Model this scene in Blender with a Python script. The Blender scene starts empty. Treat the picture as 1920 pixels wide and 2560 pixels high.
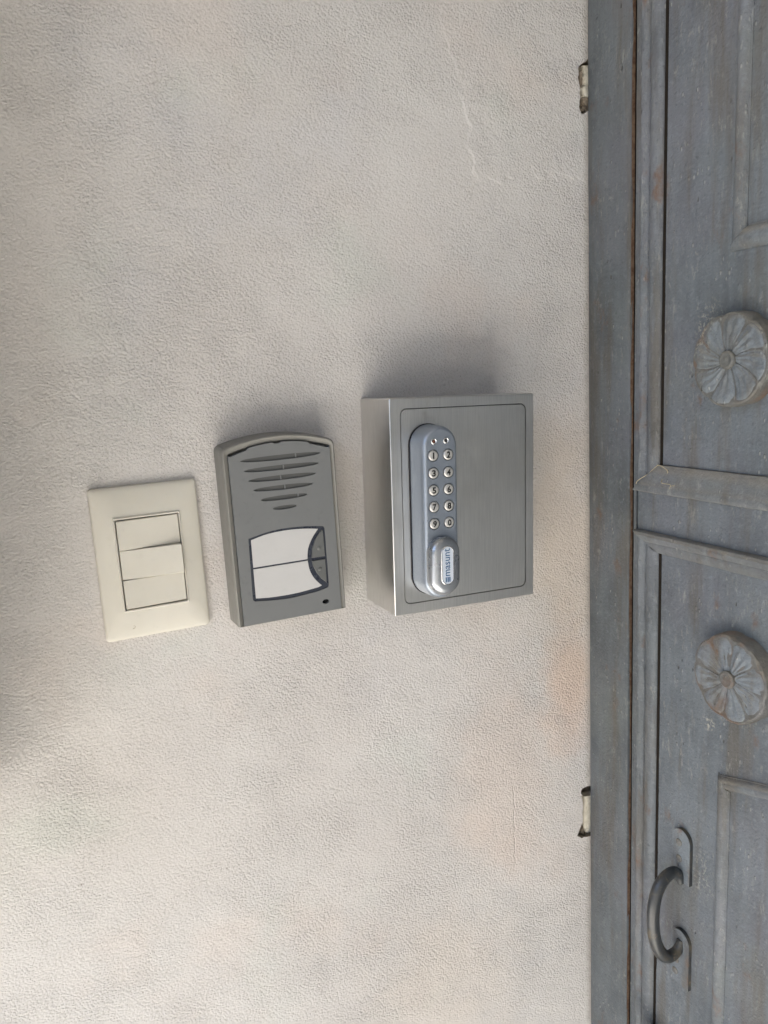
import bpy, bmesh, math, random
from mathutils import Vector, Matrix, noise
from mathutils.geometry import tessellate_polygon

R = math.radians
random.seed(7)
C = bpy.context.scene.collection
S = bpy.context.scene
EYE = 1.55                      # camera height above the floor, metres
XD = 0.477877                   # plane of the door, perpendicular to the plaster wall (y = 0)
MM = 0.001

# ------------------------------------------------------------------ camera
def set_camera():
    yaw, pitch, roll, D = R(23.509), R(9.871), R(-2.883), 0.594133
    cy, sy, cp, sp = math.cos(yaw), math.sin(yaw), math.cos(pitch), math.sin(pitch)
    f = Vector((sy*cp, cy*cp, -sp)); r = Vector((cy, -sy, 0)); u = r.cross(f)
    r2 = r*math.cos(roll) + u*math.sin(roll); u2 = u*math.cos(roll) - r*math.sin(roll)
    cam = bpy.data.cameras.new('camera')
    cam.sensor_fit = 'VERTICAL'; cam.sensor_height = 36.0
    cam.lens = 1901.53/2560*36.0
    cam.clip_start = 0.01; cam.clip_end = 500
    o = bpy.data.objects.new('camera', cam); C.objects.link(o)
    M = Matrix((r2, u2, -f)).transposed().to_4x4(); M.translation = Vector((0, -D, EYE))
    o.matrix_world = M; S.camera = o
set_camera()

# ------------------------------------------------------------------ sky, sun, exposure
SUN_EL, SUN_FROM = R(50), (-1.0, 0.34)      # the sun stands over the street to the left, behind the wall's plane
w = bpy.data.worlds.new('World'); S.world = w; w.use_nodes = True
nt = w.node_tree
sky = nt.nodes.new('ShaderNodeTexSky'); sky.sky_type = 'NISHITA'; sky.sun_disc = False
sky.sun_elevation = SUN_EL
az = math.atan2(SUN_FROM[0], SUN_FROM[1]); sky.sun_rotation = az
nt.links.new(sky.outputs[0], nt.nodes['Background'].inputs[0])
nt.nodes['Background'].inputs[1].default_value = 0.085
sl = bpy.data.lights.new('sun', 'SUN'); sl.energy = 5.0; sl.angle = R(0.5); sl.color = (1.0, 0.97, 0.92)
so = bpy.data.objects.new('sun', sl); C.objects.link(so)
hx, hy = Vector(SUN_FROM).normalized()
so.rotation_euler = Vector((hx*math.cos(SUN_EL), hy*math.cos(SUN_EL), math.sin(SUN_EL))).to_track_quat('Z', 'Y').to_euler()
so.location = (-4, -1, 8)
vs = S.view_settings
vs.view_transform = 'Standard'; vs.look = 'None'; vs.gamma = 1.0; vs.use_curve_mapping = False
vs.exposure = 2.71
S.cycles.use_denoising = True
S.cycles.max_bounces = 12; S.cycles.diffuse_bounces = 6; S.cycles.glossy_bounces = 5
S.cycles.sample_clamp_indirect = 4.0
S.cycles.caustics_reflective = False; S.cycles.caustics_refractive = False

# ------------------------------------------------------------------ node helpers
class Mat:
    def __init__(s, name, base=(.5, .5, .5), rough=.5, metal=0.0, spec=.5):
        s.m = bpy.data.materials.new(name); s.m.use_nodes = True
        s.t = s.m.node_tree; s.b = s.t.nodes['Principled BSDF']
        s.b.inputs['Base Color'].default_value = (*base, 1); s.b.inputs['Roughness'].default_value = rough
        s.b.inputs['Metallic'].default_value = metal; s.b.inputs['Specular IOR Level'].default_value = spec
        s._c = None; s._g = None
    def n(s, typ, **kw):
        x = s.t.nodes.new(typ)
        for k, v in kw.items(): setattr(x, k, v)
        return x
    def put(s, sock, v):
        if hasattr(v, 'is_output') or isinstance(v, bpy.types.NodeSocket): s.t.links.new(v, sock)
        elif isinstance(v, (tuple, list)) and len(v) == 3 and sock.type == 'RGBA': sock.default_value = (*v, 1)
        else: sock.default_value = v
    @property
    def co(s):
        if s._c is None: s._c = s.n('ShaderNodeTexCoord').outputs['Object']
        return s._c
    @property
    def geo(s):
        if s._g is None: s._g = s.n('ShaderNodeNewGeometry')
        return s._g
    def vec(s, v=None, scale=(1, 1, 1), loc=(0, 0, 0), rot=(0, 0, 0)):
        x = s.n('ShaderNodeMapping'); s.put(x.inputs['Vector'], v or s.co)
        x.inputs['Scale'].default_value = scale; x.inputs['Location'].default_value = loc; x.inputs['Rotation'].default_value = rot
        return x.outputs[0]
    def noise(s, scale, detail=3, rough=.55, v=None, dist=0.0, col=False):
        x = s.n('ShaderNodeTexNoise'); s.put(x.inputs['Vector'], v or s.co)
        x.inputs['Scale'].default_value = scale; x.inputs['Detail'].default_value = detail
        x.inputs['Roughness'].default_value = rough; x.inputs['Distortion'].default_value = dist
        return x.outputs[1 if col else 0]
    def voro(s, scale, feature='F1', v=None, rnd=1.0, out=0, smooth=.3):
        x = s.n('ShaderNodeTexVoronoi', feature=feature); s.put(x.inputs['Vector'], v or s.co)
        x.inputs['Scale'].default_value = scale; x.inputs['Randomness'].default_value = rnd
        if feature == 'SMOOTH_F1': x.inputs['Smoothness'].default_value = smooth
        return x.outputs[out]
    def map(s, v, a, b, c=0.0, d=1.0, smooth=True):
        x = s.n('ShaderNodeMapRange'); x.interpolation_type = 'SMOOTHSTEP' if smooth else 'LINEAR'
        s.put(x.inputs[0], v)
        for i, q in enumerate((a, b, c, d)): s.put(x.inputs[i+1], q)
        return x.outputs[0]
    def math(s, op, a, b=0.0, c=None):
        x = s.n('ShaderNodeMath', operation=op); s.put(x.inputs[0], a); s.put(x.inputs[1], b)
        if c is not None: s.put(x.inputs[2], c)
        return x.outputs[0]
    def mix(s, f, a, b, mode='MIX'):
        x = s.n('ShaderNodeMix', data_type='RGBA', blend_type=mode)
        s.put(x.inputs[0], f); s.put(x.inputs[6], a); s.put(x.inputs[7], b)
        return x.outputs[2]
    def xyz(s, v=None):
        x = s.n('ShaderNodeSeparateXYZ'); s.put(x.inputs[0], v or s.co); return x.outputs
    def bump(s, h, dist, strength=1.0, nrm=None):
        x = s.n('ShaderNodeBump'); s.put(x.inputs['Height'], h)
        x.inputs['Distance'].default_value = dist; x.inputs['Strength'].default_value = strength
        if nrm is not None: s.put(x.inputs['Normal'], nrm)
        return x.outputs[0]
    def set(s, **kw):
        for k, v in kw.items(): s.put(s.b.inputs[k.replace('_', ' ')], v)
        return s.m

def plaster_material():
    m = Mat('rough_plaster', (.6, .58, .55), .92, 0, .2)
    X, Y, Z = m.xyz()
    v = m.vec(scale=(1, 1, 1.0), rot=(0, R(32), 0))
    vg = m.vec(v, scale=(1.0, 1.0, 1.35))
    vs_ = m.mix(.0016, m.co, m.noise(300, 2, .6, col=True), 'ADD')
    sand = m.math('SUBTRACT', 1.0, m.voro(430, 'SMOOTH_F1', m.vec(vs_, scale=(1, 1, 1.25), rot=(0, R(30), 0)), smooth=.25))
    g1 = m.noise(620, 3.0, .65, vg)
    g2 = m.noise(1300, 2.0, .7, vg)
    grain = m.math('ADD', m.math('MULTIPLY', sand, .55), m.math('MULTIPLY', g1, .75))
    grain = m.math('ADD', grain, m.math('MULTIPLY', g2, .35))
    # how strongly the grain stands out varies over the wall: worn smooth here, coarser there
    amt = m.map(m.noise(5.5, 3, .6), .35, .68, .55, 1.2)
    amt = m.math('MULTIPLY', amt, m.map(m.noise(34, 2, .6), .3, .7, .75, 1.2))
    n = m.bump(m.math('MULTIPLY', grain, amt), .00135, 1.0)
    n = m.bump(m.noise(9, 3, .5), .008, .45, n)             # trowel undulation
    # the edge of an old plaster repair under the upper hole, and a hairline by the lower one
    wx = m.math('MULTIPLY', m.math('SUBTRACT', m.noise(34, 3, .5), .5), .05)
    wz = m.math('MULTIPLY', m.math('SUBTRACT', m.noise(38, 3, .5, m.vec(loc=(4, 4, 4))), .5), .055)
    ex = m.math('SUBTRACT', m.math('ADD', X, wx), m.math('MULTIPLY', m.math('SUBTRACT', EYE+.25, Z), .22))
    patch = m.math('MULTIPLY', m.map(ex, .340, .3465), m.map(m.math('ADD', Z, wz), EYE+.166, EYE+.1725))
    patch = m.math('MULTIPLY', patch, m.map(m.noise(26, 3, .6, m.vec(loc=(1, 5, 2))), .30, .55, .35, 1.0))
    n = m.bump(patch, .0010, .75, n)
    wob = m.math('MULTIPLY', m.math('SUBTRACT', m.noise(60, 4, .6), .5), .016)
    d2 = m.math('ABSOLUTE', m.math('ADD', m.math('SUBTRACT', X, .384), m.math('MULTIPLY', wob, .7)))
    r2 = m.math('MULTIPLY', m.map(d2, 0, .0012, 1, 0), m.math('MULTIPLY', m.map(Z, EYE-.50, EYE-.47, 0, 1), m.map(Z, EYE-.42, EYE-.39, 1, 0)))
    n = m.bump(r2, -.0009, .6, n)
    # colour: cool grey limewash with faint pink, green and ochre clouding, a peach stain beside the door
    c = m.mix(m.map(m.noise(3.2, 4, .55), .35, .65), (.580, .552, .535), (.612, .594, .580))
    hue = m.noise(7, 3, .6, m.vec(loc=(3, 1, 2)))
    c = m.mix(m.map(hue, .52, .70, 0, .40), c, (.64, .565, .52))
    hue2 = m.noise(6, 3, .6, m.vec(loc=(9, 4, 7)))
    c = m.mix(m.map(hue2, .54, .70, 0, .4), c, (.56, .59, .55))
    hue3 = m.noise(5, 3, .6, m.vec(loc=(5, 8, 1)))
    c = m.mix(m.map(hue3, .55, .7, 0, .3), c, (.56, .56, .60))
    def blob(x, z, rx, rz):
        a = m.math('POWER', m.math('DIVIDE', m.math('SUBTRACT', X, x), rx), 2.0)
        b = m.math('POWER', m.math('DIVIDE', m.math('SUBTRACT', Z, z), rz), 2.0)
        q = m.math('ADD', m.math('SQRT', m.math('ADD', a, b)), m.math('MULTIPLY', m.math('SUBTRACT', m.noise(22, 3, .6), .5), 1.1))
        return m.map(q, .25, 1.25, 1, 0)
    c = m.mix(m.math('MULTIPLY', blob(.452, EYE-.315, .035, .085), .50), c, (.68, .47, .35))
    c = m.mix(m.math('MULTIPLY', blob(.375, EYE-.395, .07, .12), .26), c, (.70, .53, .43))
    c = m.mix(m.math('MULTIPLY', blob(.30, EYE-.60, .09, .10), .22), c, (.69, .58, .47))
    c = m.mix(m.math('MULTIPLY', blob(.452, EYE-.17, .05, .15), .50), c, (.56, .47, .39))  # brownish cast shading near the door, painted into the colour
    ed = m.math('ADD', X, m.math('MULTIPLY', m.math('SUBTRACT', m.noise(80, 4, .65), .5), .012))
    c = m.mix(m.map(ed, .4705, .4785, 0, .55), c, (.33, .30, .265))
    # darker tone low in the grain and a few dark specks
    c = m.mix(m.map(grain, .50, .80, .34, 0), c, (.36, .34, .31))
    sp = m.voro(95, 'F1'); spm = m.math('MULTIPLY', m.map(sp, .04, .10, 1, 0), m.map(m.noise(31, 1), .60, .66))
    c = m.mix(m.math('MULTIPLY', spm, .7), c, (.25, .22, .19))
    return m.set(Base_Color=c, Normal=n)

def door_paint(name, dust=1.0, rust=0.2, tint=(.150, .163, .174)):
    tint = (tint[0]*.75, tint[1]*.785, tint[2]*.815)
    m = Mat(name, tint, .55, 0, .35)
    v = m.co
    streak = m.noise(90, 4, .6, m.vec(scale=(1, 1, .12)))
    cloud = m.noise(11, 4, .6)
    c = m.mix(m.map(cloud, .32, .7), tuple(x*.80 for x in tint), tuple(x*1.22 for x in tint))
    c = m.mix(m.map(m.noise(6, 3, .6, m.vec(loc=(4, 2, 7))), .45, .7, 0, .5), c, (.165, .165, .192))
    c = m.mix(m.map(m.noise(8, 3, .6, m.vec(loc=(1, 7, 3))), .5, .72, 0, .55), c, (.150, .165, .155))
    c = m.mix(m.map(streak, .4, .72, 0, .45), c, tuple(x*1.45 for x in tint))
    c = m.mix(m.map(m.noise(170, 3, .7), .50, .72, 0, .45), c, tuple(x*1.7 for x in tint))
    sc = m.noise(150, 4, .7, m.vec(scale=(1.0, 1, .28), rot=(0, R(28), 0), loc=(6, 2, 1)))
    scm = m.math('MULTIPLY', m.map(sc, .56, .70), m.map(m.noise(13, 3, .6, m.vec(loc=(3, 9, 4))), .46, .64))
    c = m.mix(m.math('MULTIPLY', scm, .55), c, (.30, .305, .285))
    c = m.mix(m.map(m.noise(260, 3, .7, m.vec(loc=(7, 7, 7))), .55, .75, 0, .5), c, tuple(x*.45 for x in tint))
    # chips, pale flecks and splashes
    vf = m.voro(210, 'F1', m.vec(scale=(1, 1, .55), rot=(0, R(25), 0)))
    fl = m.math('MULTIPLY', m.map(vf, .12, .26, 1, 0), m.map(m.noise(38, 3, .6), .50, .62))
    c = m.mix(m.math('MULTIPLY', fl, .38), c, (.40, .40, .37))
    br = m.noise(42, 4, .65, m.vec(scale=(1, 1, .10), loc=(2, 6, 3)))
    c = m.mix(m.map(br, .48, .68, 0, .62), c, (.100, .086, .066))
    wr = m.math('MULTIPLY', m.map(m.noise(230, 4, .75, m.vec(scale=(1, 1, .35), loc=(5, 5, 2))), .54, .66), m.map(m.noise(19, 3, .6, m.vec(loc=(2, 8, 8))), .45, .62))
    c = m.mix(m.math('MULTIPLY', wr, .5), c, (.27, .275, .255))
    vd = m.voro(120, 'F1', m.vec(loc=(.3, .2, .7), scale=(1, 1, .5)))
    dk = m.math('MULTIPLY', m.map(vd, .06, .16, 1, 0), m.map(m.noise(29, 3, .6, m.vec(loc=(2, 2, 2))), .55, .64))
    c = m.mix(m.math('MULTIPLY', dk, .7), c, (.055, .05, .045))
    X, Y, Z = m.xyz()
    for sx, sz, rx, rz, am in ((.146, EYE+.026, .016, .022, .9), (.153, EYE-.297, .008, .007, 1.0), (.150, EYE-.440, .014, .030, .5)):
        a = m.math('POWER', m.math('DIVIDE', m.math('SUBTRACT', X, sx), rx), 2.0)
        b_ = m.math('POWER', m.math('DIVIDE', m.math('SUBTRACT', Z, sz), rz), 2.0)
        q = m.map(m.math('SQRT', m.math('ADD', a, b_)), .2, 1.3, 1, 0)
        q = m.math('MULTIPLY', q, m.map(m.noise(330, 4, .7), .50, .62))
        c = m.mix(m.math('MULTIPLY', q, am*.8), c, (.42, .41, .35))
    # rust bleeding through
    rn = m.noise(34, 5, .65, m.vec(loc=(8, 1, 5), scale=(1, 1, .6)))
    c = m.mix(m.map(rn, .66-rust*.25, .80-rust*.2, 0, .85), c, (.135, .08, .052))
    # dust lying on whatever faces up
    nz = m.xyz(m.geo.outputs['Normal'])[2]
    du = m.math('MULTIPLY', m.map(nz, .04, .42), m.map(m.noise(60, 4, .7), .25, .62, .35, 1))
    c = m.mix(m.math('MULTIPLY', du, .48*dust), c, (.30, .27, .215))
    h = m.math('ADD', m.math('MULTIPLY', streak, .6), m.math('MULTIPLY', m.noise(420, 3, .6), .45))
    h = m.math('ADD', h, m.math('MULTIPLY', fl, .4)); h = m.math('SUBTRACT', h, m.math('MULTIPLY', dk, .6))
    n = m.bump(h, .0016, .9)
    n = m.bump(m.noise(16, 2, .5), .006, .45, n)
    r = m.map(m.noise(25, 3, .6), .3, .7, .40, .68)
    return m.set(Base_Color=c, Normal=n, Roughness=r)

def plastic(name, base, rough, bumpd=.00008, dirt=.12, sub=0.0):
    m = Mat(name, base, rough, 0, .45)
    c = m.mix(m.map(m.noise(40, 4, .6), .35, .7, 0, .5), base, tuple(x*.93 for x in base))
    c = m.mix(m.map(m.noise(160, 4, .7), .56, .75, 0, dirt), c, tuple(x*.55 for x in base))
    n = m.bump(m.noise(1700, 2, .5), bumpd, .6)
    if sub: m.b.inputs['Subsurface Weight'].default_value = sub; m.b.inputs['Subsurface Radius'].default_value = (.002, .0015, .001)
    return m.set(Base_Color=c, Normal=n, Roughness=m.map(m.noise(60, 3, .6), .3, .7, rough-.06, rough+.08))

def brushed_steel():
    m = Mat('brushed_steel', (.46, .45, .42), .36, 1.0)
    v = m.vec(scale=(1, 1, .018))
    a = m.noise(2300, 2, .6, v); b = m.noise(640, 3, .6, m.vec(scale=(1, 1, .03)))
    c = m.mix(m.map(a, .3, .7), (.65, .645, .63), (.74, .735, .715))
    c = m.mix(m.map(m.noise(14, 4, .6), .42, .72, 0, .28), c, (.44, .425, .39))
    sm = m.noise(26, 4, .65, m.vec(loc=(2, 3, 1), scale=(1, 1, .6)))
    c = m.mix(m.map(sm, .60, .74, 0, .35), c, (.30, .28, .25))
    h = m.math('ADD', m.math('MULTIPLY', a, .6), m.math('MULTIPLY', b, .5))
    r = m.math('ADD', m.map(a, .3, .7, .31, .36), m.map(sm, .5, .75, 0, .12))
    return m.set(Base_Color=c, Normal=m.bump(h, .00003, .12), Roughness=r)

def silver(name, base=(.32, .36, .42), rough=.38, metal=.72):
    m = Mat(name, base, rough, metal)
    f = m.noise(2600, 2, .6)
    c = m.mix(m.map(f, .3, .7), tuple(x*.86 for x in base), tuple(x*1.1 for x in base))
    return m.set(Base_Color=c, Normal=m.bump(f, .00005, .5), Roughness=m.map(m.noise(45, 3, .6), .3, .7, rough-.05, rough+.07))

def rough_mineral(name, c1, c2, scale=120, dist=.002):
    m = Mat(name, c1, .95, 0, .15)
    f = m.noise(scale, 4, .65)
    return m.set(Base_Color=m.mix(m.map(f, .3, .7), c1, c2), Normal=m.bump(f, dist, .9))

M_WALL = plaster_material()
M_DOOR = door_paint('old_grey_paint')
M_MOULD = door_paint('old_grey_paint_on_moulding', 1.0, .34, (.155, .165, .172))
M_JAMB = door_paint('old_grey_paint_on_frame', .8, .28, (.135, .145, .150))
M_LEDGE = door_paint('old_dusty_paint_on_ledge', 1.0, .34, (.160, .165, .163))  # dusty paint, its tint also warmed for light bounced from below
M_ROS = door_paint('old_grey_paint_on_carving', .8, .46, (.168, .184, .197))
M_RUST = rough_mineral('rust_brown', (.11, .062, .04), (.21, .14, .095), 160, .001)
M_DARK = Mat('shadowed_timber', (.02, .016, .013), .9, 0, .1).m  # near-black colour holds the shade of the gap and cracks
M_IRON = None
def iron_material():
    m = Mat('dark_painted_iron', (.05, .054, .058), .34, .0, .6)
    a = m.noise(45, 4, .65)
    c = m.mix(m.map(a, .48, .66), (.026, .030, .034), (.085, .072, .048))
    c = m.mix(m.map(m.noise(130, 3, .7), .58, .72, 0, .7), c, (.17, .13, .08))
    return m.set(Base_Color=c, Normal=m.bump(m.noise(220, 3, .6), .0005, .5), Roughness=m.map(a, .4, .7, .28, .55))
M_IRON = iron_material()
M_IVORY = plastic('ivory_plastic', (.61, .585, .52), .42, .00004, .10, .15)
M_GREY = plastic('grey_plastic', (.164, .170, .172), .52, .00012, .22)
M_GREYHOUSE = plastic('grey_plastic_housing', (.215, .210, .192), .55, .00014, .25)
M_SLOT = plastic('dark_grey_grille', (.088, .089, .087), .6)
M_SLATE = plastic('slate_blue_frame', (.032, .037, .052), .30, .00003, .1)
M_CARD = plastic('white_card', (.53, .525, .52), .40, .00003, .06)
M_BTN = plastic('button_grey', (.125, .13, .127), .40, .00005, .15)
M_HOLE = Mat('black_recess', (.006, .006, .006), .8, 0, .2).m
M_STEEL = brushed_steel()
M_LOCK = silver('silver_paint')
M_KNOB = silver('silver_paint_knob', (.38, .40, .43), .28, .85)
M_KEY = silver('satin_nickel_key', (.60, .59, .57), .38, .55)
M_CHROME = silver('chrome_bezel', (.72, .72, .72), .16, 1.0)
M_SHADE = Mat('black_gap_shade', (.012, .012, .016), .6, 0, .3).m  # painted shade round the lock and behind the box door gap
M_INK = Mat('black_ink', (.010, .010, .010), .55, 0, .3).m
M_BLUE = Mat('blue_print', (.012, .075, .19), .5, 0, .3).m
M_LABEL = plastic('pale_blue_label', (.55, .60, .68), .35, .00002, .05)
M_REDLENS = Mat('dark_red_lens', (.085, .018, .008), .2, 0, .6).m
M_BLKLENS = Mat('black_lens', (.01, .011, .015), .15, 0, .6).m
M_MORTAR = rough_mineral('old_mortar', (.20, .16, .12), (.34, .29, .23), 180, .003)
M_LIME = rough_mineral('pale_lime_lump', (.56, .52, .43), (.72, .69, .60), 140, .002)
M_STRAW = rough_mineral('dry_straw', (.42, .36, .24), (.55, .48, .33), 300, .0005)

# ------------------------------------------------------------------ mesh helpers (local frame: x right, -y out of the surface, z up; millimetres)
def tag(o, label=None, cat=None, group=None, kind=None):
    if label: o['label'] = label
    if cat: o['category'] = cat
    if group: o['group'] = group
    if kind: o['kind'] = kind
    return o

def thing(name, label, cat, loc, rot=(0, 0, 0), group=None):
    o = bpy.data.objects.new(name, None); C.objects.link(o)
    o.empty_display_size = .05; o.location = loc; o.rotation_euler = rot
    return tag(o, label, cat, group)

class MB:
    def __init__(s): s.v = []; s.f = []; s.mi = []; s.cur = 0
    def add(s, vs, fs):
        b = len(s.v); s.v += [tuple(p) for p in vs]; s.f += [tuple(b+i for i in q) for q in fs]; s.mi += [s.cur]*len(fs)
    def ring_loft(s, rings, cap0=False, cap1=True, closed=True):
        n = len(rings[0]); vs = [p for r in rings for p in r]; fs = []
        for k in range(len(rings)-1):
            for i in range(n if closed else n-1):
                j = (i+1) % n
                fs.append((k*n+i, k*n+j, (k+1)*n+j, (k+1)*n+i))
        if cap0: fs.append(tuple(reversed(range(n))))
        if cap1: fs.append(tuple((len(rings)-1)*n+i for i in range(n)))
        s.add(vs, fs)
    def box(s, x0, x1, y0, y1, z0, z1):
        p = [(x, y, z) for z in (z0, z1) for y in (y0, y1) for x in (x0, x1)]
        s.add(p, [(0, 2, 3, 1), (4, 5, 7, 6), (0, 1, 5, 4), (2, 6, 7, 3), (0, 4, 6, 2), (1, 3, 7, 5)])
    def holed(s, outer, holes, y):
        """flat face at depth y, bounded by outline `outer`, with holes; returns nothing"""
        polys = [[Vector((x, z, 0)) for x, z in q] for q in [outer]+holes]
        flat = [p for q in polys for p in q]
        s.add([(p.x, y, p.y) for p in flat], tessellate_polygon(polys))
    def wall(s, outline, y0, y1):
        n = len(outline)
        s.add([(x, y0, z) for x, z in outline]+[(x, y1, z) for x, z in outline], [(i, (i+1) % n, n+(i+1) % n, n+i) for i in range(n)])
    def build(s, name, mats, parent=None, smooth=None, bevel=0.0, seg=2, scale=MM, kind=None):
        me = bpy.data.meshes.new(name)
        me.from_pydata([(x*scale, y*scale, z*scale) for x, y, z in s.v], [], s.f)
        mats = mats if isinstance(mats, (list, tuple)) else [mats]
        for m in mats: me.materials.append(m)
        for p, i in zip(me.polygons, s.mi): p.material_index = i
        bm = bmesh.new(); bm.from_mesh(me)
        bmesh.ops.remove_doubles(bm, verts=bm.verts, dist=1e-6)
        if bevel:
            es = [e for e in bm.edges if len(e.link_faces) == 2 and e.calc_face_angle(0) > R(40)]
            bmesh.ops.bevel(bm, geom=es, offset=bevel*scale, segments=seg, profile=.5, affect='EDGES', clamp_overlap=True)
        bmesh.ops.recalc_face_normals(bm, faces=bm.faces)
        bm.to_mesh(me); bm.free()
        if smooth is not None:
            for p in me.polygons: p.use_smooth = True
            me.set_sharp_from_angle(angle=R(smooth))
        o = bpy.data.objects.new(name, me); C.objects.link(o)
        if parent is not None: o.parent = parent
        if kind: o['kind'] = kind
        return o

def rrect(w, h, r, cx=0, cz=0, n=6):
    pts = []
    for sx, sz, a0 in ((1, 1, 0), (-1, 1, 90), (-1, -1, 180), (1, -1, 270)):
        for k in range(n+1):
            a = R(a0+90*k/n); pts.append((cx+sx*(w/2-r)+r*math.cos(a), cz+sz*(h/2-r)+r*math.sin(a)))
    return pts
def capsule(hw, z0, z1, cx=0, n=16):
    return [(cx+hw*math.cos(R(180*k/n)), z1-hw+hw*math.sin(R(180*k/n))) for k in range(n+1)] + \
           [(cx-hw*math.cos(R(180*k/n)), z0+hw-hw*math.sin(R(180*k/n))) for k in range(n+1)]
def circ(x, z, r, n=20, rz=None): return [(x+r*math.cos(2*math.pi*k/n), z+(rz or r)*math.sin(2*math.pi*k/n)) for k in range(n)]
def at(o, y): return [(x, y, z) for x, z in o]
def inset(o, d):
    n = len(o); out = []
    ar = sum(o[i][0]*o[(i+1) % n][1]-o[(i+1) % n][0]*o[i][1] for i in range(n)); sg = 1 if ar > 0 else -1
    for i in range(n):
        p, q, r = Vector(o[i-1]), Vector(o[i]), Vector(o[(i+1) % n])
        a, b = (q-p), (r-q)
        if a.length < 1e-6: a = b
        if b.length < 1e-6: b = a
        a.normalize(); b.normalize()
        na, nb = Vector((-a.y, a.x)), Vector((-b.y, b.x)); m = na+nb
        k = d*sg/max(.35, m.length_squared/2)*1.0
        out.append(tuple(q+m*.5*k*1.0*(1 if m.length_squared else 0)))
    return out
def spline(pts, n=8):
    """Catmull-Rom through tuples"""
    out = []; P = [Vector(p) for p in pts]
    for i in range(len(P)-1):
        a, b, c, d = P[max(i-1, 0)], P[i], P[i+1], P[min(i+2, len(P)-1)]
        for k in range(n):
            t = k/n
            out.append(.5*((2*b)+(c-a)*t+(2*a-5*b+4*c-d)*t*t+(3*b-a-3*c+d)*t*t*t))
    out.append(P[-1]); return out
def tube(mb, pts, rad, n=12, side=Vector((1, 0, 0)), flat=1.0):
    rings = []
    for i, p in enumerate(pts):
        t = (pts[min(i+1, len(pts)-1)]-pts[max(i-1, 0)]).normalized()
        a = (side-t*side.dot(t)).normalized(); b = t.cross(a)
        r = rad(i/(len(pts)-1)) if callable(rad) else rad
        rings.append([tuple(p+a*(r*flat*math.cos(2*math.pi*k/n))+b*(r*math.sin(2*math.pi*k/n))) for k in range(n)])
    mb.ring_loft(rings, True, True)
def lathe(mb, x, z, prof, n=24):
    """prof: list of (radius, y)"""
    mb.ring_loft([[(x+r*math.cos(2*math.pi*k/n), y, z+r*math.sin(2*math.pi*k/n)) for k in range(n)] for r, y in prof], False, True)
def text_mesh(txt, x0, x1, z0, z1, y, rot90=False, bold=0.0):
    """flat lettering fitted to a rectangle; returns verts, faces"""
    cu = bpy.data.curves.new('lettering', 'FONT'); cu.body = txt; cu.offset = bold; cu.resolution_u = 4
    ob = bpy.data.objects.new('lettering', cu); C.objects.link(ob)
    dg = bpy.context.evaluated_depsgraph_get(); me = bpy.data.meshes.new_from_object(ob.evaluated_get(dg))
    P = [v.co.copy() for v in me.vertices]; F = [tuple(p.vertices) for p in me.polygons]
    bpy.data.objects.remove(ob); bpy.data.curves.remove(cu); bpy.data.meshes.remove(me)
    if rot90: P = [Vector((-p.y, p.x, 0)) for p in P]
    ax, bx = min(p.x for p in P), max(p.x for p in P); az_, bz = min(p.y for p in P), max(p.y for p in P)
    return [(x0+(p.x-ax)/(bx-ax)*(x1-x0), y, z0+(p.y-az_)/(bz-az_)*(z1-z0)) for p in P], F

# ------------------------------------------------------------------ the place around: floor, street, roof over the entrance
def slab(name, x0, x1, y0, y1, z0, z1, mat, kind='structure'):
    b = MB(); b.box(x0, x1, y0, y1, z0, z1); return b.build(name, mat, scale=1.0, kind=kind)
M_STONE = rough_mineral('pale_stone_paving', (.51, .485, .445), (.58, .555, .51), 9, .002)
M_STREET = rough_mineral('grey_street_paving', (.30, .285, .262), (.37, .35, .325), 5, .003)
M_OPP = rough_mineral('shaded_render', (.27, .26, .245), (.34, .33, .31), 14, .004)
M_BEAM = rough_mineral('dark_timber_ceiling', (.40, .385, .355), (.48, .46, .43), 12, .004)
M_FACADE = rough_mineral('street_render', (.46, .42, .36), (.54, .50, .43), 6, .004)
slab('ground', -60, 60, -60, 60, -.3, 0, M_STREET)
slab('porch_ceiling', -1.35, 1.1, -2.4, 0.32, 2.80, 3.1, M_BEAM)
slab('shade_block', -.42, -.080, -.125, -.001, 1.27, 2.797, M_OPP)  # unseen block, added only to darken the wall's left edge
slab('porch_floor', -2.4, 1.1, -2.0, .0, 0.0, .02, M_STONE)
slab('street_facade', -9.8, -9.0, -14, 10, 0.0, 4.6, M_FACADE)
slab('recess_wall', -1.35, 1.1, -2.6, -2.0, 0.0, 2.797, M_OPP)

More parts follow.
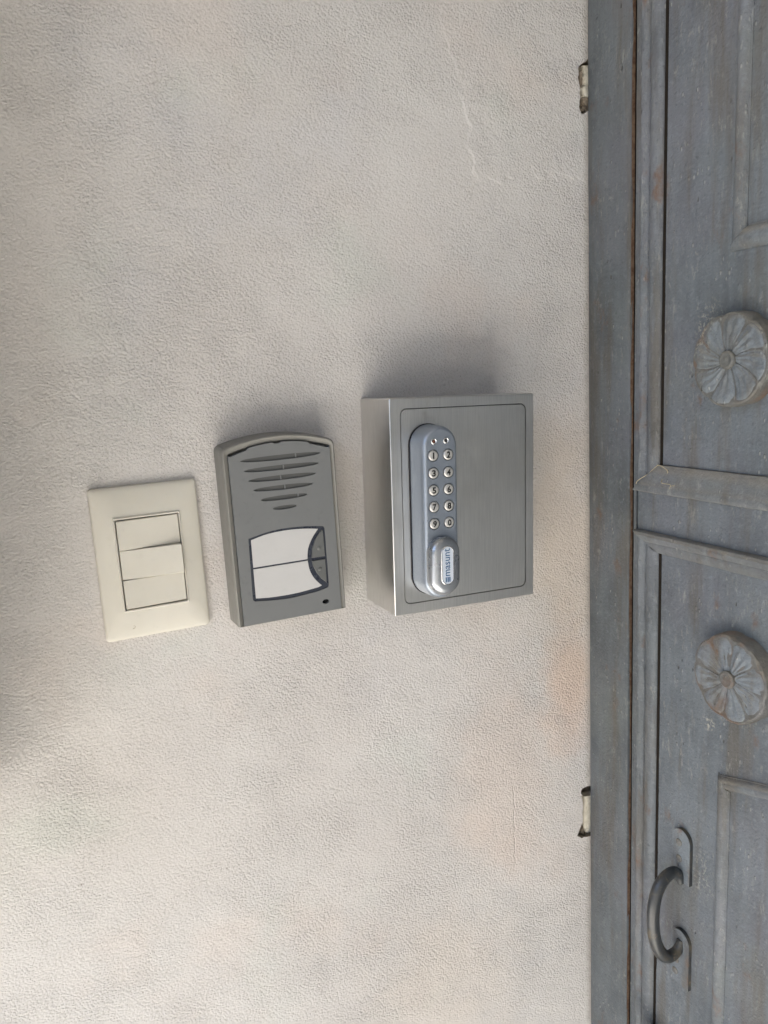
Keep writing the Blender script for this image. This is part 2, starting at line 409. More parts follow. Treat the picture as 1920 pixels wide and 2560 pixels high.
# ------------------------------------------------------------------ plaster wall with its two broken-out pockets
def build_wall():
    t = thing('plaster_wall', 'rough pale grey plaster wall carrying the switch, intercom and steel box', 'wall', (0, 0, 0))
    h1 = [(500, 274), (478.5, 272.5), (475.5, 269.6), (472.0, 267.4), (469.3, 265.7), (467.8, 262.8), (468.3, 259.5), (467.6, 256.6), (468.6, 251.9), (469.2, 249.4), (470.2, 247.4), (469.3, 243.0), (470.2, 238.6), (469.0, 235.6), (468.6, 232.4), (469.4, 229.6), (470.4, 227.2), (472.2, 225.9), (475.5, 227.0), (478.4, 229.1), (500, 231)]
    h2 = [(500, -431), (475.8, -430.3), (471.2, -430.2), (468.2, -431.3), (466.6, -433.6), (467.0, -436.4), (468.4, -438.3), (466.9, -439.8), (468.4, -442.6), (469.0, -447.0), (469.4, -453.4), (468.3, -457.5), (468.2, -461.3), (468.6, -469.3), (466.8, -472.5), (464.6, -476.1), (463.0, -480.0), (461.6, -483.3), (464.4, -484.8), (466.9, -487.6), (470.2, -486.8), (474.8, -488.0), (500, -489)]
    def ragged(h):
        out = [h[0]]
        for p, q in zip(h[1:-2], h[2:-1]):
            out += [p] + [(p[0]+(q[0]-p[0])*f+random.uniform(-.45, .45), p[1]+(q[1]-p[1])*f+random.uniform(-.4, .4)) for f in (.33, .66)]
        return out + [h[-2], h[-1]]
    h1, h2 = ragged(h1), ragged(h2)
    e = EYE*1000
    out = [(-1300, 3.0), (-1300, 2797)]
    P = [(-1300, 2), (-1300, 2797), (500, 2797)] + [(x, z+e) for x, z in h1] + [(x, z+e) for x, z in h2] + [(500, 2)]
    b = MB()
    b.holed(P, [], 0.0)
    b.box(-1300, 500, 30, 300, 2, 2797)
    b.add([(-1300, 0, 2), (-1300, 0, 2797), (-1300, 30, 2797), (-1300, 30, 2)], [(0, 1, 2, 3)])
    b.add([(-1300, 0, 2797), (500, 0, 2797), (500, 30, 2797), (-1300, 30, 2797)], [(0, 1, 2, 3)])
    b.build('plaster_face', M_WALL, t)
    for h in (h1, h2):
        b = MB(); n = len(h)
        # crumbling reveal: two rings going in, slightly undercut and jittered
        r0 = [(x, 0, z+e) for x, z in h]
        r1 = [(x+random.uniform(-.3, 1.0), 5, z+e+random.uniform(-.7, .7)) for x, z in h]
        r2 = [(x+random.uniform(-.3, 1.6), 14, z+e+random.uniform(-.9, .9)) for x, z in h]
        b.ring_loft([r0, r1, r2], False, True, True)
        b.build('broken_reveal', M_MORTAR, t)
    def lump(name, outline, y, mat, thick=10, bulge=1.6):
        b = MB(); o = [(x, z+e) for x, z in outline]; cx = sum(p[0] for p in o)/len(o)
        o2 = []
        for i in range(len(o)):                       # densify so that the outline can crumble
            p, q = o[i], o[(i+1) % len(o)]
            for k in range(4):
                f = k/4; o2.append((p[0]+(q[0]-p[0])*f+random.uniform(-.35, .35), p[1]+(q[1]-p[1])*f+random.uniform(-.35, .35)))
        rings = [at(o2, y+thick), at(o2, y+1.2), [(x+.5*(1 if x < cx else -1), y+random.uniform(-.4, .4), z) for x, z in o2],
                 [(cx+(x-cx)*.55, y-bulge*random.uniform(.2, 1), z) for x, z in o2]]
        b.ring_loft(rings, False, True); b.build(name, mat, t, smooth=50)
    lump('lime_lump', [(496, 271.5), (477.6, 268.6), (478.1, 262.4), (476.4, 256.9), (478.0, 253.4), (476.4, 250.2), (478.2, 245.8), (477.4, 243), (496, 243)], 5.5, M_LIME)
    lump('mortar_lump', [(496, 242.4), (476.8, 242.4), (475.4, 237), (474.9, 233), (476.6, 230.2), (496, 231.5)], 6.5, M_MORTAR)
    lump('mortar_lump', [(473.6, 263.6), (471.6, 262), (471.4, 255), (472.8, 250), (474.6, 252), (475.0, 260)], 3.0, M_MORTAR, 8)
    lump('lime_lump', [(496, -446.2), (474.4, -444.0), (474.4, -453.9), (473.4, -465.5), (473.6, -474.3), (473.4, -478.5), (476.1, -486.2), (496, -487.5)], 4.5, M_LIME, 9, 1.0)
    lump('mortar_lump', [(473.2, -477.5), (470.8, -480.5), (468.4, -484.6), (471.5, -486.2), (475.4, -486.6)], 5.5, M_MORTAR, 8)
    return t
build_wall()

# ------------------------------------------------------------------ door frame and door (local x = distance from the corner, -y = out of the door plane)
ZE = EYE*1000
def build_frame():
    t = thing('door_frame', 'old grey painted door frame post between plaster wall and panelled door', 'door frame', (XD, 0, 0), (0, 0, R(-90)))
    n = 60; b = MB(); rows = []
    prof = [(.3, 60), (.3, 1.2), (.9, .25), (2.2, 0), (14, -.25), (30, -.35), (46, -.2), (54.2, 0), (55.6, .3), (56.2, 1.2), (56.2, 4.3)]
    for k in range(n+1):
        z = 2+(2795-2)*k/n
        rows.append([(x+(.35*(noise.noise(Vector((x*.3, 5, z*.02)))) if 0 < i < len(prof)-1 else 0), y+.18*noise.noise(Vector((x*.2, 3, z*.03))), z) for i, (x, y) in enumerate(prof)])
    b.ring_loft(rows, False, False, False)
    b.build('post', M_JAMB, t, smooth=35)
    b = MB(); b.ring_loft([[(56.2, 1.2, z), (56.3, 4.4, z)] for z in (2, 700, 1400, 2100, 2795)], False, False, False)
    b.build('rusty_edge', M_RUST, t)
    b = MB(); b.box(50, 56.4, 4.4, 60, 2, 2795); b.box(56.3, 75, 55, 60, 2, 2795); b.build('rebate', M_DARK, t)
    return t
build_frame()

def sweep2d(path, prof, name, mat, parent, miter0=None, miter1=None, jit=.25, smooth=35, step=9.0):
    """moulding along a polyline in the door plane. prof = [(offset to the left of travel, height)].
    miter0/1: direction in which the cut end runs (defaults square)."""
    P = [Vector(p) for p in path]
    rows = []
    def offs(i):
        if 0 < i < len(P)-1:
            a = (P[i]-P[i-1]).normalized(); c = (P[i+1]-P[i]).normalized()
            na, nc = Vector((-a.y, a.x)), Vector((-c.y, c.x)); m = (na+nc); return m/(m.length_squared/2)
        d = (P[1]-P[0]) if i == 0 else (P[-1]-P[-2]); d.normalize(); nn = Vector((-d.y, d.x))
        mm = miter0 if i == 0 else miter1
        if mm is not None:
            mm = Vector(mm); return mm/mm.dot(nn)
        return nn
    O = [offs(i) for i in range(len(P))]
    for i in range(len(P)-1):
        L = (P[i+1]-P[i]).length; m = max(1, int(L/step)) if L < 900 else int(L/step)
        for k in range(m+(1 if i == len(P)-2 else 0)):
            f = k/m; p = P[i].lerp(P[i+1], f); o = O[i].lerp(O[i+1], f)
            row = []
            for q, (d, h) in enumerate(prof):
                c = p+o*d
                row.append((c.x+jit*noise.noise(Vector((c.x*.09, q*3.1, c.y*.09))), -h-jit*noise.noise(Vector((c.x*.12+7, q*2.3, c.y*.12))), c.y+jit*noise.noise(Vector((c.x*.1, q*1.7+9, c.y*.1)))))
            rows.append(row)
    b = MB(); b.ring_loft(rows, False, False, False)
    n = len(prof); b.add(rows[0], [tuple(range(n))]); b.add(rows[-1], [tuple(range(n))])
    return b.build(name, mat, parent, smooth=smooth)

def rough_board(x0, x1, z0, z1, yf, yb, name, mat, parent, jl=0.0, step=7.0):
    """a board whose left edge wanders by jl mm, so that the joint beside it opens and closes"""
    n = max(2, int((z1-z0)/step)); b = MB(); L = []
    for k in range(n+1):
        z = z0+(z1-z0)*k/n
        L.append(x0+jl*(.55*noise.noise(Vector((1.3, x0, z*.018)))+.45*noise.noise(Vector((4.3, x0, z*.11)))))
    rows = [[(L[k], yb, z0+(z1-z0)*k/n), (L[k], yf+.5, z0+(z1-z0)*k/n), (L[k]+.5, yf, z0+(z1-z0)*k/n), (x1, yf, z0+(z1-z0)*k/n), (x1, yb, z0+(z1-z0)*k/n)] for k in range(n+1)]
    b.ring_loft(rows, True, True, False)
    return b.build(name, mat, parent)

def build_door():
    t = thing('panelled_door', 'weathered blue grey panelled door with carved rosettes and iron pull handle', 'door', (XD, 0, 0), (0, 0, R(-90)))
    DW = 1000.0
    TOP, BOT = 2700.0, 6.0
    b = MB(); b.box(62.6, DW, 12, 44, BOT, TOP); b.build('door_board', M_DOOR, t, bevel=1.2)
    rough_board(62.6, 66.2, BOT, TOP, -.3, 12, 'edge_strip', M_JAMB, t, .5)
    zu0, zu1 = ZE-108.5, ZE-84.0          # bottom moulding of the upper panel: outer, inner
    zl0, zl1 = ZE-144.2, ZE-161.5         # top moulding of the lower panel: outer, inner
    s0, s1 = 66.4, 94.4
    # boards
    rough_board(68.4, DW, zl0+.4, zu0-.4, -.5, 12, 'rail', M_DOOR, t, .6)
    rough_board(96.3, DW, zu1+.3, TOP, .4, 12, 'upper_panel', M_DOOR, t, 2.0)
    rough_board(96.6, DW, BOT, zl1-.3, .4, 12, 'lower_panel', M_DOOR, t, 2.2)
    for z0_, z1_, nm in ((zu1, TOP, 'crack_shade_strip'), (BOT, zl1, 'crack_shade_strip')):
        b = MB(); b.box(94.0, 97.6, .2, 6, z0_, z1_); b.build(nm, M_DARK, t)  # near-black strip puts the crack's shade into the colour
    # stile mouldings (vertical): u runs from the outer to the inner edge
    W = s1-s0
    pv = [(0, -12), (0, .8), (3.4, 1.2), (5.2, 1.6), (6.6, 4.0), (8.4, 5.4), (10.6, 5.0), (12.2, 3.0), (13.2, 2.2), (14.4, 2.6), (15.2, 1.0), (15.9, 2.9), (18.5, 4.2), (22.5, 4.3), (26.2, 3.0), (W-.3, 1.2), (W, .1), (W, -12)]
    def vertical(z_far, sgn, zo, zi, name):
        b = MB(); rows = []
        n = 260
        for k in range(n+1):
            row = []
            for i, (u, h) in enumerate(pv):
                f = u/W; zm = zo+(zi-zo)*f; z = zm+(z_far-zm)*k/n
                j = .42 if 0 < i < len(pv)-2 else 0
                row.append((s0+u+j*noise.noise(Vector((i*2.1, 1, z*.07)))+(.45*noise.noise(Vector((i*.5, 8, z*.013))) if j else 0), -h-j*1.3*noise.noise(Vector((i*1.7, 4, z*.10)))-j*.9*noise.noise(Vector((i*1.1, 14, z*.35))), z))
            rows.append(row)
        b.ring_loft(rows, False, False, False); b.build(name, M_MOULD, t, smooth=32)
    vertical(TOP, 1, zu0, zu1, 'stile_moulding')
    vertical(BOT, -1, zl0, zl1, 'stile_moulding')
    def horizontal(zo, zi, prof, name):
        b = MB(); rows = []; n = 100
        for k in range(n+1):
            row = []
            for i, (f, h) in enumerate(prof):
                sm = s0+W*f; x = sm+(DW-sm)*(k/n); z = zo+(zi-zo)*f
                j = .4 if 0 < i < len(prof)-1 else 0
                row.append((x, -h-j*noise.noise(Vector((x*.08, 2, i*1.9))), z+j*noise.noise(Vector((x*.06, 6, i*2.7)))))
            rows.append(row)
        b.ring_loft(rows, True, False, False); b.build(name, M_LEDGE, t, smooth=32)
    horizontal(zu0, zu1, [(0, -12), (0, 4.6), (.05, 6.2), (.16, 6.8), (.30, 6.1), (.52, 4.6), (.60, 4.9), (.80, 3.4), (.96, 2.0), (1, 1.2), (1, -12)], 'rail_moulding')
    horizontal(zl0, zl1, [(0, -12), (0, 3.4), (.06, 5.8), (.20, 6.9), (.36, 6.2), (.50, 4.2), (.60, 4.4), (.82, 3.1), (.97, 1.8), (1, 1.0), (1, -12)], 'rail_moulding')
    # raised inner frames
    pb = [(6.2, -4), (6.2, .6), (5.4, 1.0), (4.8, 2.4), (3.0, 4.2), (.6, 4.9), (-2.0, 4.4), (-4.2, 2.8), (-5.4, .6), (-6.2, .4), (-6.2, -4)]
    pb = list(reversed([(-d, h) for d, h in pb]))
    k = 171.0
    sweep2d([(k, TOP), (k, ZE+88.5)], pb, 'inner_moulding', M_MOULD, t, None, (1, 1))
    pw = [(d*1.35, h*.9) for d, h in pb]
    sweep2d([(k, ZE+88.5), (DW, ZE+88.5)], pw, 'inner_moulding', M_MOULD, t, (1, 1), None)
    arch = [(171.6, ZE-341.5), (192, ZE-335.5), (214, ZE-329), (240, ZE-322), (275, ZE-314), (330, ZE-306), (400, ZE-303), (DW, ZE-303)]
    sweep2d(arch, [(-d, h) for d, h in reversed(pb)], 'inner_moulding', M_MOULD, t, (1, -1), None)
    sweep2d([(171.6, BOT), (171.6, ZE-341.5)], [(-d, h) for d, h in reversed(pb)], 'inner_moulding', M_MOULD, t, None, (1, -1))

    # carved rosettes: eight separate petals, each with ribs, round a boss on a thick rusty disc
    def rosette(cx, cz, rad, thick, ph, lift, swirl):
        base = MB(); n = 96
        def scal(a): return rad*(1-.045*(1-abs(math.sin((a-ph)*4)))**2+.012*noise.noise(Vector((math.cos(a)*2, math.sin(a)*2, cz))))
        def rg(s_, y): return [(cx+s_*scal(2*math.pi*q/n)*math.cos(2*math.pi*q/n), y+.5*noise.noise(Vector((q*.4, y, cz))), cz+s_*scal(2*math.pi*q/n)*math.sin(2*math.pi*q/n)) for q in range(n)]
        base.ring_loft([rg(1.005, 4), rg(1.01, -.2*thick), rg(1.0, -.55*thick), rg(.985, -.80*thick), rg(.95, -.86*thick), rg(.80, -.82*thick), rg(.3, -.8*thick)], False, True)
        o = base.build('rosette', M_RUST_PAINT, t, smooth=40)
        for i in range(8):
            a0 = ph+i*math.pi/4; nr, na = 12, 14; rows = []; pb_ = MB()
            wob = random.uniform(-.04, .04); amp = random.uniform(.8, 1.2)
            for r_ in range(nr+1):
                fr = r_/nr; row = []
                for q in range(na+1):
                    fa = q/na; edge = min(fa, 1-fa)
                    a = a0+(fa*(1-.02)+.01)*math.pi/4+swirl*(1-fr)+wob*(1-fr)
                    rr = (.17+.83*fr)*scal(a)*.985
                    if fr > .8: rr *= 1-.05*(fr-.8)/.2*(1-math.sin(math.pi*fa))
                    h = thick*.78
                    h += lift*(1-(2*fa-1)**2)**.5*(.35+.65*math.sin(math.pi*min(1, fr*1.02+.02))**.6)      # petal swells across its width
                    h -= 1.5*amp*math.exp(-((fr-.42)/.25)**2)*(1-(2*fa-1)**2)                             # and is cupped along it
                    h += .5*amp*math.cos(fa*math.pi*6)*math.sin(math.pi*min(1, fr*1.05))*(1 if edge > .08 else .3)   # ribs
                    h += .9*noise.noise(Vector((fr*5+i*3, fa*4, cz*.1)))
                    if fr > .93: h -= 1.7*((fr-.93)/.07)**2
                    row.append((cx+rr*math.cos(a), -h, cz+rr*math.sin(a)))
                rows.append(row)
            sk = [[(x, -thick*.6, z) for x, y, z in rows[0]]]+rows+[[(x, -thick*.6, z) for x, y, z in rows[-1]]]
            pb_.ring_loft(sk, False, False, False)
            for e_ in (0, na): pb_.ring_loft([[(sk[i_][e_][0], -thick*.6, sk[i_][e_][2]) for i_ in range(len(sk))], [sk[i_][e_] for i_ in range(len(sk))]], False, False, False)
            pb_.build('petal', M_ROS, o, smooth=60)
        bo = MB(); lathe(bo, cx, cz, [(rad*.20, -.7*thick), (rad*.195, -.98*thick), (rad*.15, -1.06*thick), (rad*.08, -1.02*thick), (rad*.03, -1.08*thick)], 20)
        bo.build('boss', M_RUST_PAINT, o, smooth=50)
    rosette(174.6, ZE+1.6, 35.0, 14.5, R(11), 2.8, .28)
    rosette(183.2, ZE-244.6, 35.6, 15.0, R(-8), 2.4, .06)

    # iron pull handle with its two back plates
    hp = [(3, -458), (6.5, -449.5), (13.5, -445.4), (23, -448.8), (30, -457), (34, -469), (35.4, -482), (34.3, -497), (31, -511), (25, -522.5), (17, -528.8), (8.5, -527.8), (3.6, -523), (1.5, -517)]
    b = MB(); pts = spline([(129.5+(i*.05), -h, ZE+z) for i, (h, z) in enumerate(hp)], 7)
    tube(b, pts, lambda f: 6.0-1.9*abs(2*f-1)**3, 16, Vector((1, 0, 0)), .86)
    ha = b.build('pull_handle', M_IRON, t, smooth=60)
    def plate(x0, x1, ztop, zbot):
        r = (x1-x0)/2*.98; o = [(x1, ZE+zbot), (x1, ZE+ztop-r)]
        o += [((x0+x1)/2+r*math.cos(R(180*q/12)), ZE+ztop-r+r*math.sin(R(180*q/12))) for q in range(1, 12)]
        o += [(x0, ZE+ztop-r), (x0, ZE+zbot)]
        b = MB(); b.cur = 1; b.ring_loft([at(o, 2), at(o, -3.0)], False, False)
        b.cur = 0; b.ring_loft([at(o, -3.0), at(inset(o, .35), -3.4)], False, True)
        p_ = b.build('back_plate', [M_ROS, M_IRON], ha, smooth=30); return p_
    plate(118.6, 139.4, -407.0, -457.5); plate(119.4, 140.6, -507.0, -562.5)
    for x, z in ((127.0, -420.5), (127.4, -436.0), (126.0, -539.5), (125.0, -552.0)):
        b = MB(); lathe(b, x, ZE+z, [(3.4, -2.9), (3.4, -3.8), (2.6, -4.5), (1.1, -4.8)], 16); b.build('rivet', M_RUST_PAINT, ha, smooth=40)
    # lower knob, its crown just inside the frame
    b = MB(); lathe(b, 104.5, ZE-643.5, [(10, 4), (10, -1.5), (5.5, -2.5), (5, -9), (9, -11), (12.8, -16), (13.2, -20), (11, -25), (6, -28), (2, -28.8)], 28)
    b.build('door_knob', M_IRON, t, smooth=50)
    # a few proud nail heads and drips on panel
    return t
M_RUST_PAINT = door_paint('rust_and_grey_paint', .9, .62, (.13, .125, .115))
build_door()

# a blade of dried grass caught on the moulding
def build_straw():
    root_loc = (XD, 0, 0)
    for name, pts, label in (('straw_strand', [(95.5, -83.7), (101.6, -83.9), (107.4, -87.9), (104.1, -92.6), (102.4, -95.5), (104.8, -97.9), (112.6, -98.7), (112.1, -102.1), (115.0, -99.5), (119.0, -98.7)], 'crooked strand of dry straw stuck on the ledge of the door moulding'),
                             ('straw_strand', [(73.0, -101.8), (77, -98.2), (84, -92.6), (91, -86.8), (97.5, -83.4)], 'straight wisp of dry straw lying along the mitred corner of the moulding')):
        b = MB(); n = len(pts)
        P = spline([(x, -4.2-1.2*math.sin(i*1.7) - (2.6 if z < -96 else 0), ZE+z) for i, (x, z) in enumerate(pts)], 5)
        tube(b, P, lambda f: .32-.12*f, 6, Vector((.3, 1, .2)))
        o = b.build(name, M_STRAW, None, smooth=60); o.location = root_loc; o.rotation_euler = (0, 0, R(-90))
        tag(o, label, 'straw', 'bits of straw on the door')
build_straw()

# ------------------------------------------------------------------ light switch
def build_switch():
    t = thing('light_switch', 'ivory wall switch plate with three stacked rocker keys, leftmost device on wall', 'light switch', (.0617, 0, EYE-.1266), (0, -R(.745), 0))
    b = MB()
    def ring(f, y): return at(rrect(78.2+(46.4-78.2)*f, 117.0+(69.2-117.0)*f, 2.4+(1.0-2.4)*f+(9*math.sin(math.pi*min(1, f/.92)) if f < .92 else 0)), y)
    prof = [(0, 0), (0, -2.4), (.012, -3.6), (.05, -4.5), (.12, -5.1), (.35, -6.3), (.62, -7.4), (.88, -8.05), (.925, -8.15), (.945, -9.1), (.965, -9.35), (.985, -9.3), (1, -8.9), (1, -3)]
    b.ring_loft([ring(f, y) for f, y in prof], False, True)
    b.build('cover_plate', M_IVORY, t, smooth=28)
    def rocker(z0, z1, yl, yr):                  # the keys rock about their short middle line: one end out, the other in
        b = MB(); m = 8; rows = []; x0, x1 = -22.3, 22.3
        for k in range(m+1):
            f = k/m; x = x0+(x1-x0)*f; y = yl+(yr-yl)*f
            rows.append([(x, -3.2, z0), (x, y+.4, z0), (x, y, z0+.4), (x, y, z1-.4), (x, y+.4, z1), (x, -3.2, z1)])
        b.ring_loft(rows, True, True, False)
        return b.build('rocker_key', M_IVORY, t, smooth=25)
    rocker(11.45, 33.6, -9.9, -8.1)
    rocker(-11.1, 11.1, -8.9, -12.6)
    rocker(-33.6, -11.45, -9.9, -8.3)
    # tiny moulded mark on the lower margin
    b = MB(); pts = [Vector((-18.9+1.3*math.cos(a), -6.55, -48.8+1.3*math.sin(a))) for a in [R(-110+220*k/10) for k in range(11)]]
    tube(b, pts, .22, 6, Vector((0, 1, 0))); b.build('moulded_mark', M_IVORY_D, t, smooth=60)
M_IVORY_D = plastic('ivory_plastic_mark', (.50, .45, .36), .5)
build_switch()

# ------------------------------------------------------------------ intercom
def build_intercom():
    t = thing('door_intercom', 'grey intercom panel with arched top, speaker slots and white name cards', 'intercom', (.163, 0, EYE-.113), (0, -R(.75), 0))
    def arch(hw, zb, ze, zm, r=3.0, n=16, rb=.6):
        o = [(-hw, zb+rb), (-hw+rb*.3, zb+rb*.3), (-hw+rb, zb), (hw-rb, zb), (hw-rb*.3, zb+rb*.3), (hw, zb+rb)]
        o += [(hw-r*(1-math.cos(R(q))), ze-r+r*math.sin(R(q))) for q in (0, 30, 60, 80)]
        o += [(hw*.93*(1-2*k/n), ze+(zm-ze)*(1-(1-2*k/n)**2*.97)) for k in range(n+1)]
        o += [(-hw+r*(1-math.cos(R(q))), ze-r+r*math.sin(R(q))) for q in (80, 60, 30, 0)]
        return o
    H = lambda d, y: at(arch(45.4-d, -71.6+d*.6, 69.6-d, 76.2-d, 4.2), y)
    pocket = arch(40.85, -70.75, 64.4, 70.8, 2.1)
    b = MB()
    b.ring_loft([H(0, 0), H(.5, -17), H(.7, -24.5), H(1.1, -26.3), H(1.9, -26.9)], False, False)
    o = arch(45.4-1.9, -71.6+1.14, 69.6-1.9, 76.2-1.9, 4.2)
    n = len(o)
    b.ring_loft([at(o, -26.9), at(pocket, -25.4), at(pocket, -20)], False, True)
    b.build('housing', M_GREYHOUSE, t, smooth=35)
    # front cover with cut-outs
    cov = arch(40.5, -70.5, 63.9, 70.2, 2.0, 40)
    cut = []
    for x, z in cov:
        if z > 60 and (-39.6 < x < -24.5 or 24.0 < x < 39.6): z -= 1.5
        elif z > 60 and -4.2 < x < 1.6: z -= 1.1
        cut.append((x, z))
    slots = []
    for (xa, za), (xb, zb), th in (((-31.6, 58.0), (32.0, 58.3), 3.2), ((-29.4, 50.2), (30.0, 50.5), 3.1), ((-26.9, 42.5), (27.2, 42.6), 3.1), ((-23.5, 34.9), (23.9, 34.8), 3.0), ((-18.5, 26.8), (18.7, 27.0), 2.8), ((-9.6, 19.0), (9.5, 19.1), 2.3)):
        m = 18; up, lo = [], []
        for k in range(m+1):
            f = k/m; x = xa+(xb-xa)*f; z = za+(zb-za)*f; e = (1-(2*f-1)**2)**.48*(th+.3)/2+.25
            up.append((x, z+e)); lo.append((x, z-e))
        slots.append(up+lo[::-1])
    win = [tuple(p) for p in spline([(-31.0, -1.8), (-15.5, 1.4), (0.2, 2.5), (16.0, 1.7), (28.4, 0.2)], 4)] + [(30.2, -.3), (31.0, -2.0), (31.05, -23.4), (31.1, -48.4), (30.6, -50.2)] + \
          [tuple(p) for p in spline([(29.5, -50.9), (19.6, -52.7), (-4.8, -54.2), (-30.2, -51.9)], 4)] + [(-31.6, -51.0), (-32.0, -48.5), (-31.4, -21.5)]
    mic = circ(27.3, -62.2, 2.9, 20, 1.9)
    b = MB(); YF = -27.6
    c2 = inset(cut, .45)
    b.holed(c2, slots+[win, mic], YF)
    b.ring_loft([at(cut, -20.5), at(cut, YF+.45), at(c2, YF)], False, False)
    for h in slots+[win, mic]: b.wall(h, YF, -25.2)
    b.build('front_cover', M_GREY, t, smooth=25)
    b = MB(); b.box(-34, 34, -26.5, -25.3, 15, 62); b.build('speaker_grille', M_SLOT, t)
    for x, z, th in ((12.2, 58.3, 3.0), (1.7, 50.4, 3.1), (-1.1, 42.5, 3.1), (1.5, 35.0, 3.0), (11.6, 27.2, 2.5)):
        b = MB(); b.box(x-.45, x+.45, -27.3, -25.4, z-th/2, z+th/2); b.build('grille_rib', M_GREY, t)
    b = MB(); b.holed(circ(27.3, -62.2, 3.2, 20, 2.2), [], -25.3); b.build('microphone_hole', M_HOLE, t)
    # name window
    wf = MB(); wf.holed([(x, z) for x, z in inset(win, -.25)], [], -27.0)
    wo = wf.build('window_frame', M_SLATE, t)
    arc = [tuple(p) for p in spline([(26.2, -1.5), (20.6, -8.4), (16.4, -16.5), (15.1, -25.2)], 5)]
    arc2 = [tuple(p) for p in spline([(15.2, -25.9), (16.4, -34.5), (20.0, -42.0), (25.7, -48.5)], 5)]
    up = [(-29.5, -25.3)]+[tuple(p) for p in spline([(-29.3, -2.9), (-15.6, 0.1), (0.1, 1.05), (15.8, 0.1), (26.2, -1.5)], 5)]+arc[1:]
    dn = arc2+[tuple(p) for p in spline([(25.0, -49.3), (3.5, -51.3), (-16.3, -51.2), (-29.7, -49.9)], 5)][1:]+[(-29.5, -26.0)]
    for o_ in (up, dn):
        o_ = inset(o_, .55); b = MB(); i_ = inset(o_, .3); b.wall(o_, -26.0, -27.2); b.ring_loft([at(o_, -27.2), at(i_, -27.35)], False, False); b.holed(i_, [], -27.35)
        b.build('name_card', M_CARD, wo)
    def button(o_, dx, dz):
        b = MB(); i1 = inset(o_, .5); b.wall(o_, -26.0, -27.6); b.ring_loft([at(o_, -27.6), at(i1, -28.2)], False, False); b.holed(i1, [], -28.2)
        lathe(b, dx, dz, [(1.7, -28.15), (1.5, -28.7), (1.0, -29.0), (.4, -29.1)], 16)
        b.build('call_button', M_BTN, wo, smooth=30)
    button([(18.3, -24.5), (19.2, -17.0), (22.2, -10.2), (26.4, -4.6), (28.7, -2.7), (29.4, -6), (29.5, -24.5)], 24.9, -17.3)
    button([(18.3, -26.9), (29.5, -26.9), (29.3, -46.6), (25.2, -42.8), (21.3, -37.0), (19.0, -31.4)], 24.4, -34.4)
    return t
build_intercom()

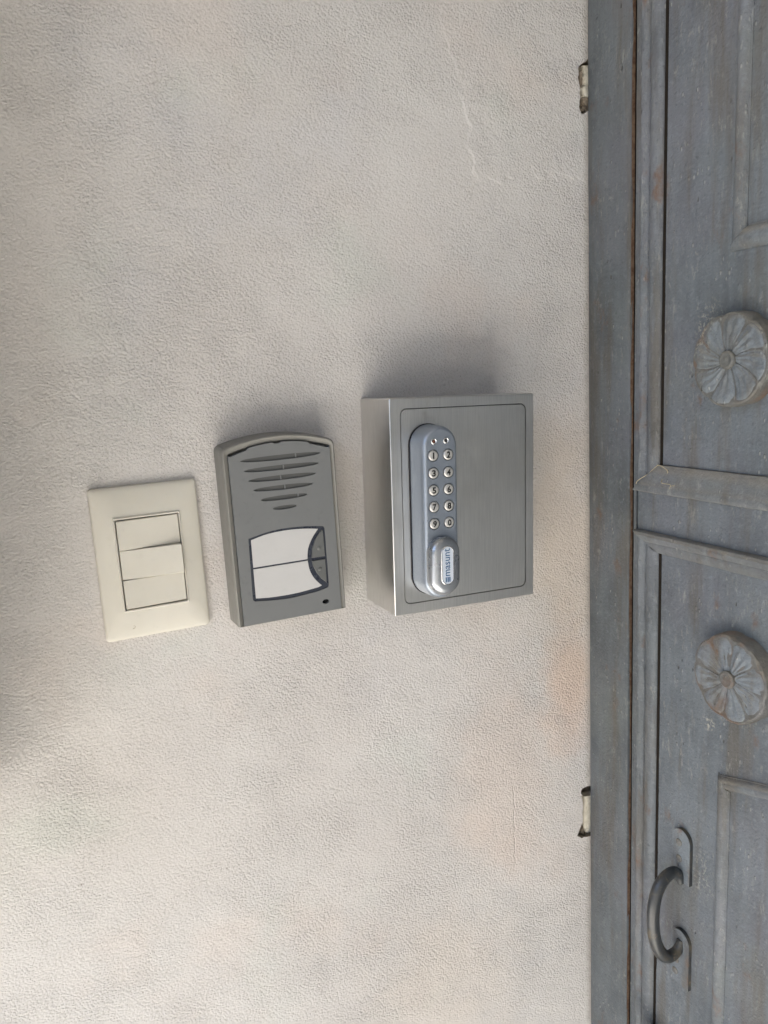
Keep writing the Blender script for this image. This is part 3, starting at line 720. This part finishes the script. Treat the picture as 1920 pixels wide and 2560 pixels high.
# ------------------------------------------------------------------ steel key box with electronic lock
def build_key_box():
    t = thing('key_box', 'brushed stainless steel key box with numbered keypad lock on its door', 'key box', (.3068, 0, EYE-.1027), (0, R(1.2), 0))
    Wd, Hd, Dp = 133.0, 173.4, 57.7
    o = rrect(Wd, Hd, 1.4, 0, 0, 4); hole = rrect(115.9, 156.7, 5.2, .4, .3, 6); dr = rrect(114.7, 155.5, 4.8, .4, .3, 6)
    b = MB()
    b.ring_loft([at(o, 0), at(o, -Dp+1.3), at(inset(o, .35), -Dp+.45), at(inset(o, 1.3), -Dp), at(inset(o, 1.7), -Dp)], False, False)
    b.holed(inset(o, 1.7), [hole], -Dp); b.wall(hole, -Dp, -Dp+4)
    b.build('cabinet', M_STEEL, t, smooth=30)
    b = MB(); b.holed(rrect(119, 160, 4), [], -Dp+4); b.build('door_rebate', M_SHADE, t)  # black sheet, shade of the door gap put into its colour
    b = MB(); d2 = inset(dr, .35); b.ring_loft([at(dr, -Dp+3.5), at(dr, -Dp+.3), at(d2, -Dp)], False, False); b.holed(d2, [], -Dp)
    b.build('box_door', M_STEEL, t, smooth=30)
    # lock body: a capsule with ten key wells and two lamp wells
    cx = -34.4; Z0, Z1 = -71.0, 65.8; HW = 15.9
    b = MB(); b.ring_loft([at(capsule(HW+.7, Z0-.7, Z1+.7, cx), -Dp), at(capsule(HW+.7, Z0-.7, Z1+.7, cx), -Dp-1.2), at(capsule(HW-1, Z0+1, Z1-1, cx), -Dp-1.3)], False, True)
    b.build('lock_shade_ring', M_SHADE, t, smooth=30)  # added black ring, the shadow outline round the lock put into colour
    YL = -80.0
    rows = [42.9, 29.4, 16.2, 3.2, -10.0]; cols = [-40.95, -28.0]
    wells = [circ(x, z, 4.85, 24) for z in rows for x in cols]
    leds = [circ(-40.2, 53.7, 1.9, 16), circ(-29.8, 53.8, 1.9, 16)]
    cap = lambda d: capsule(HW-d, Z0+d, Z1-d, cx, 20)
    b = MB()
    b.ring_loft([at(cap(d), y) for d, y in ((0, -Dp-1.3), (.15, -70), (.5, -75), (1.0, -77.3), (1.6, -78.6), (2.4, -79.5), (3.2, -79.9), (3.9, YL), (4.25, YL))], False, False)
    b.holed(cap(4.25), wells, YL)
    for x, z in [(x, z) for z in rows for x in cols]:
        b.ring_loft([at(circ(x, z, q, 24), YL+y) for q, y in ((4.85, 0), (4.82, 0), (4.7, .2), (4.58, .9), (4.55, 2.2))], False, True)
    b.build('lock_body', M_LOCK, t, smooth=24)
    digits = '1234567890'
    for i, (x, z) in enumerate([(x, z) for z in rows for x in cols]):
        b = MB(); lathe(b, x, z, [(4.0, YL+2.0), (4.0, YL-.15), (3.7, YL-.55), (2.9, YL-.74), (1.2, YL-.78)], 24)
        k = b.build('key', M_KEY, t, smooth=45)
        d = MB(); wd = .62 if digits[i] == '1' else 1.62
        vs, fs = text_mesh(digits[i], x-wd, x+wd, z-2.5, z+2.5, YL-.86, bold=.034); d.add(vs, fs)
        d.build('digit', M_INK, k)
    for (x, z), mt in (((-40.2, 53.7), M_REDLENS), ((-29.8, 53.8), M_BLKLENS)):
        b = MB(); lathe(b, x, z, [(2.35, YL+.1), (2.3, YL-.5), (1.9, YL-.75), (1.45, YL-.45), (1.35, YL+.1)], 20); l = b.build('lamp_bezel', M_CHROME, t, smooth=50)
        b = MB(); lathe(b, x, z, [(1.3, YL+.1), (1.2, YL-.2), (.8, YL-.45), (.3, YL-.55)], 16); b.build('lamp_lens', mt, l, smooth=60)
    # turning knob with its label
    kx, k0, k1, kw = -35.0, -66.6, -19.6, 13.3
    kc = lambda d: capsule(kw-d, k0+d, k1-d, kx, 20)
    b = MB(); b.ring_loft([at(kc(.2), -73.5), at(kc(.1), -79), at(kc(0), -82.5), at(kc(.35), -84.4), at(kc(1.1), -86.2), at(kc(2.3), -87.5), at(kc(4.0), -88.4), at(kc(6.2), -88.9), at(kc(9.5), -89.0)], False, True)
    kn = b.build('lock_knob', M_KNOB, t, smooth=60)
    lx, l0, l1, lw = -35.0, -56.9, -26.6, 5.2
    b = MB(); lc = lambda d: capsule(lw-d, l0+d, l1-d, lx, 14)
    b.ring_loft([at(lc(-.5), -88.6), at(lc(-.45), -89.5), at(lc(-.1), -89.75), at(lc(.35), -89.7), at(lc(.5), -89.45)], False, False)
    b.cur = 1; b.holed(lc(.5), [], -89.45)
    b.cur = 2
    vs, fs = text_mesh('masunt', -37.75, -33.0, -50.0, -28.3, -89.53, True, .006); b.add(vs, fs)
    for xx in (-36.6, -34.95, -33.4): b.box(xx-.52, xx+.52, -89.53, -89.46, -54.9, -50.9)
    b.build('name_label', [M_CHROME, M_LABEL, M_BLUE], kn, smooth=35)
    return t
build_key_box()
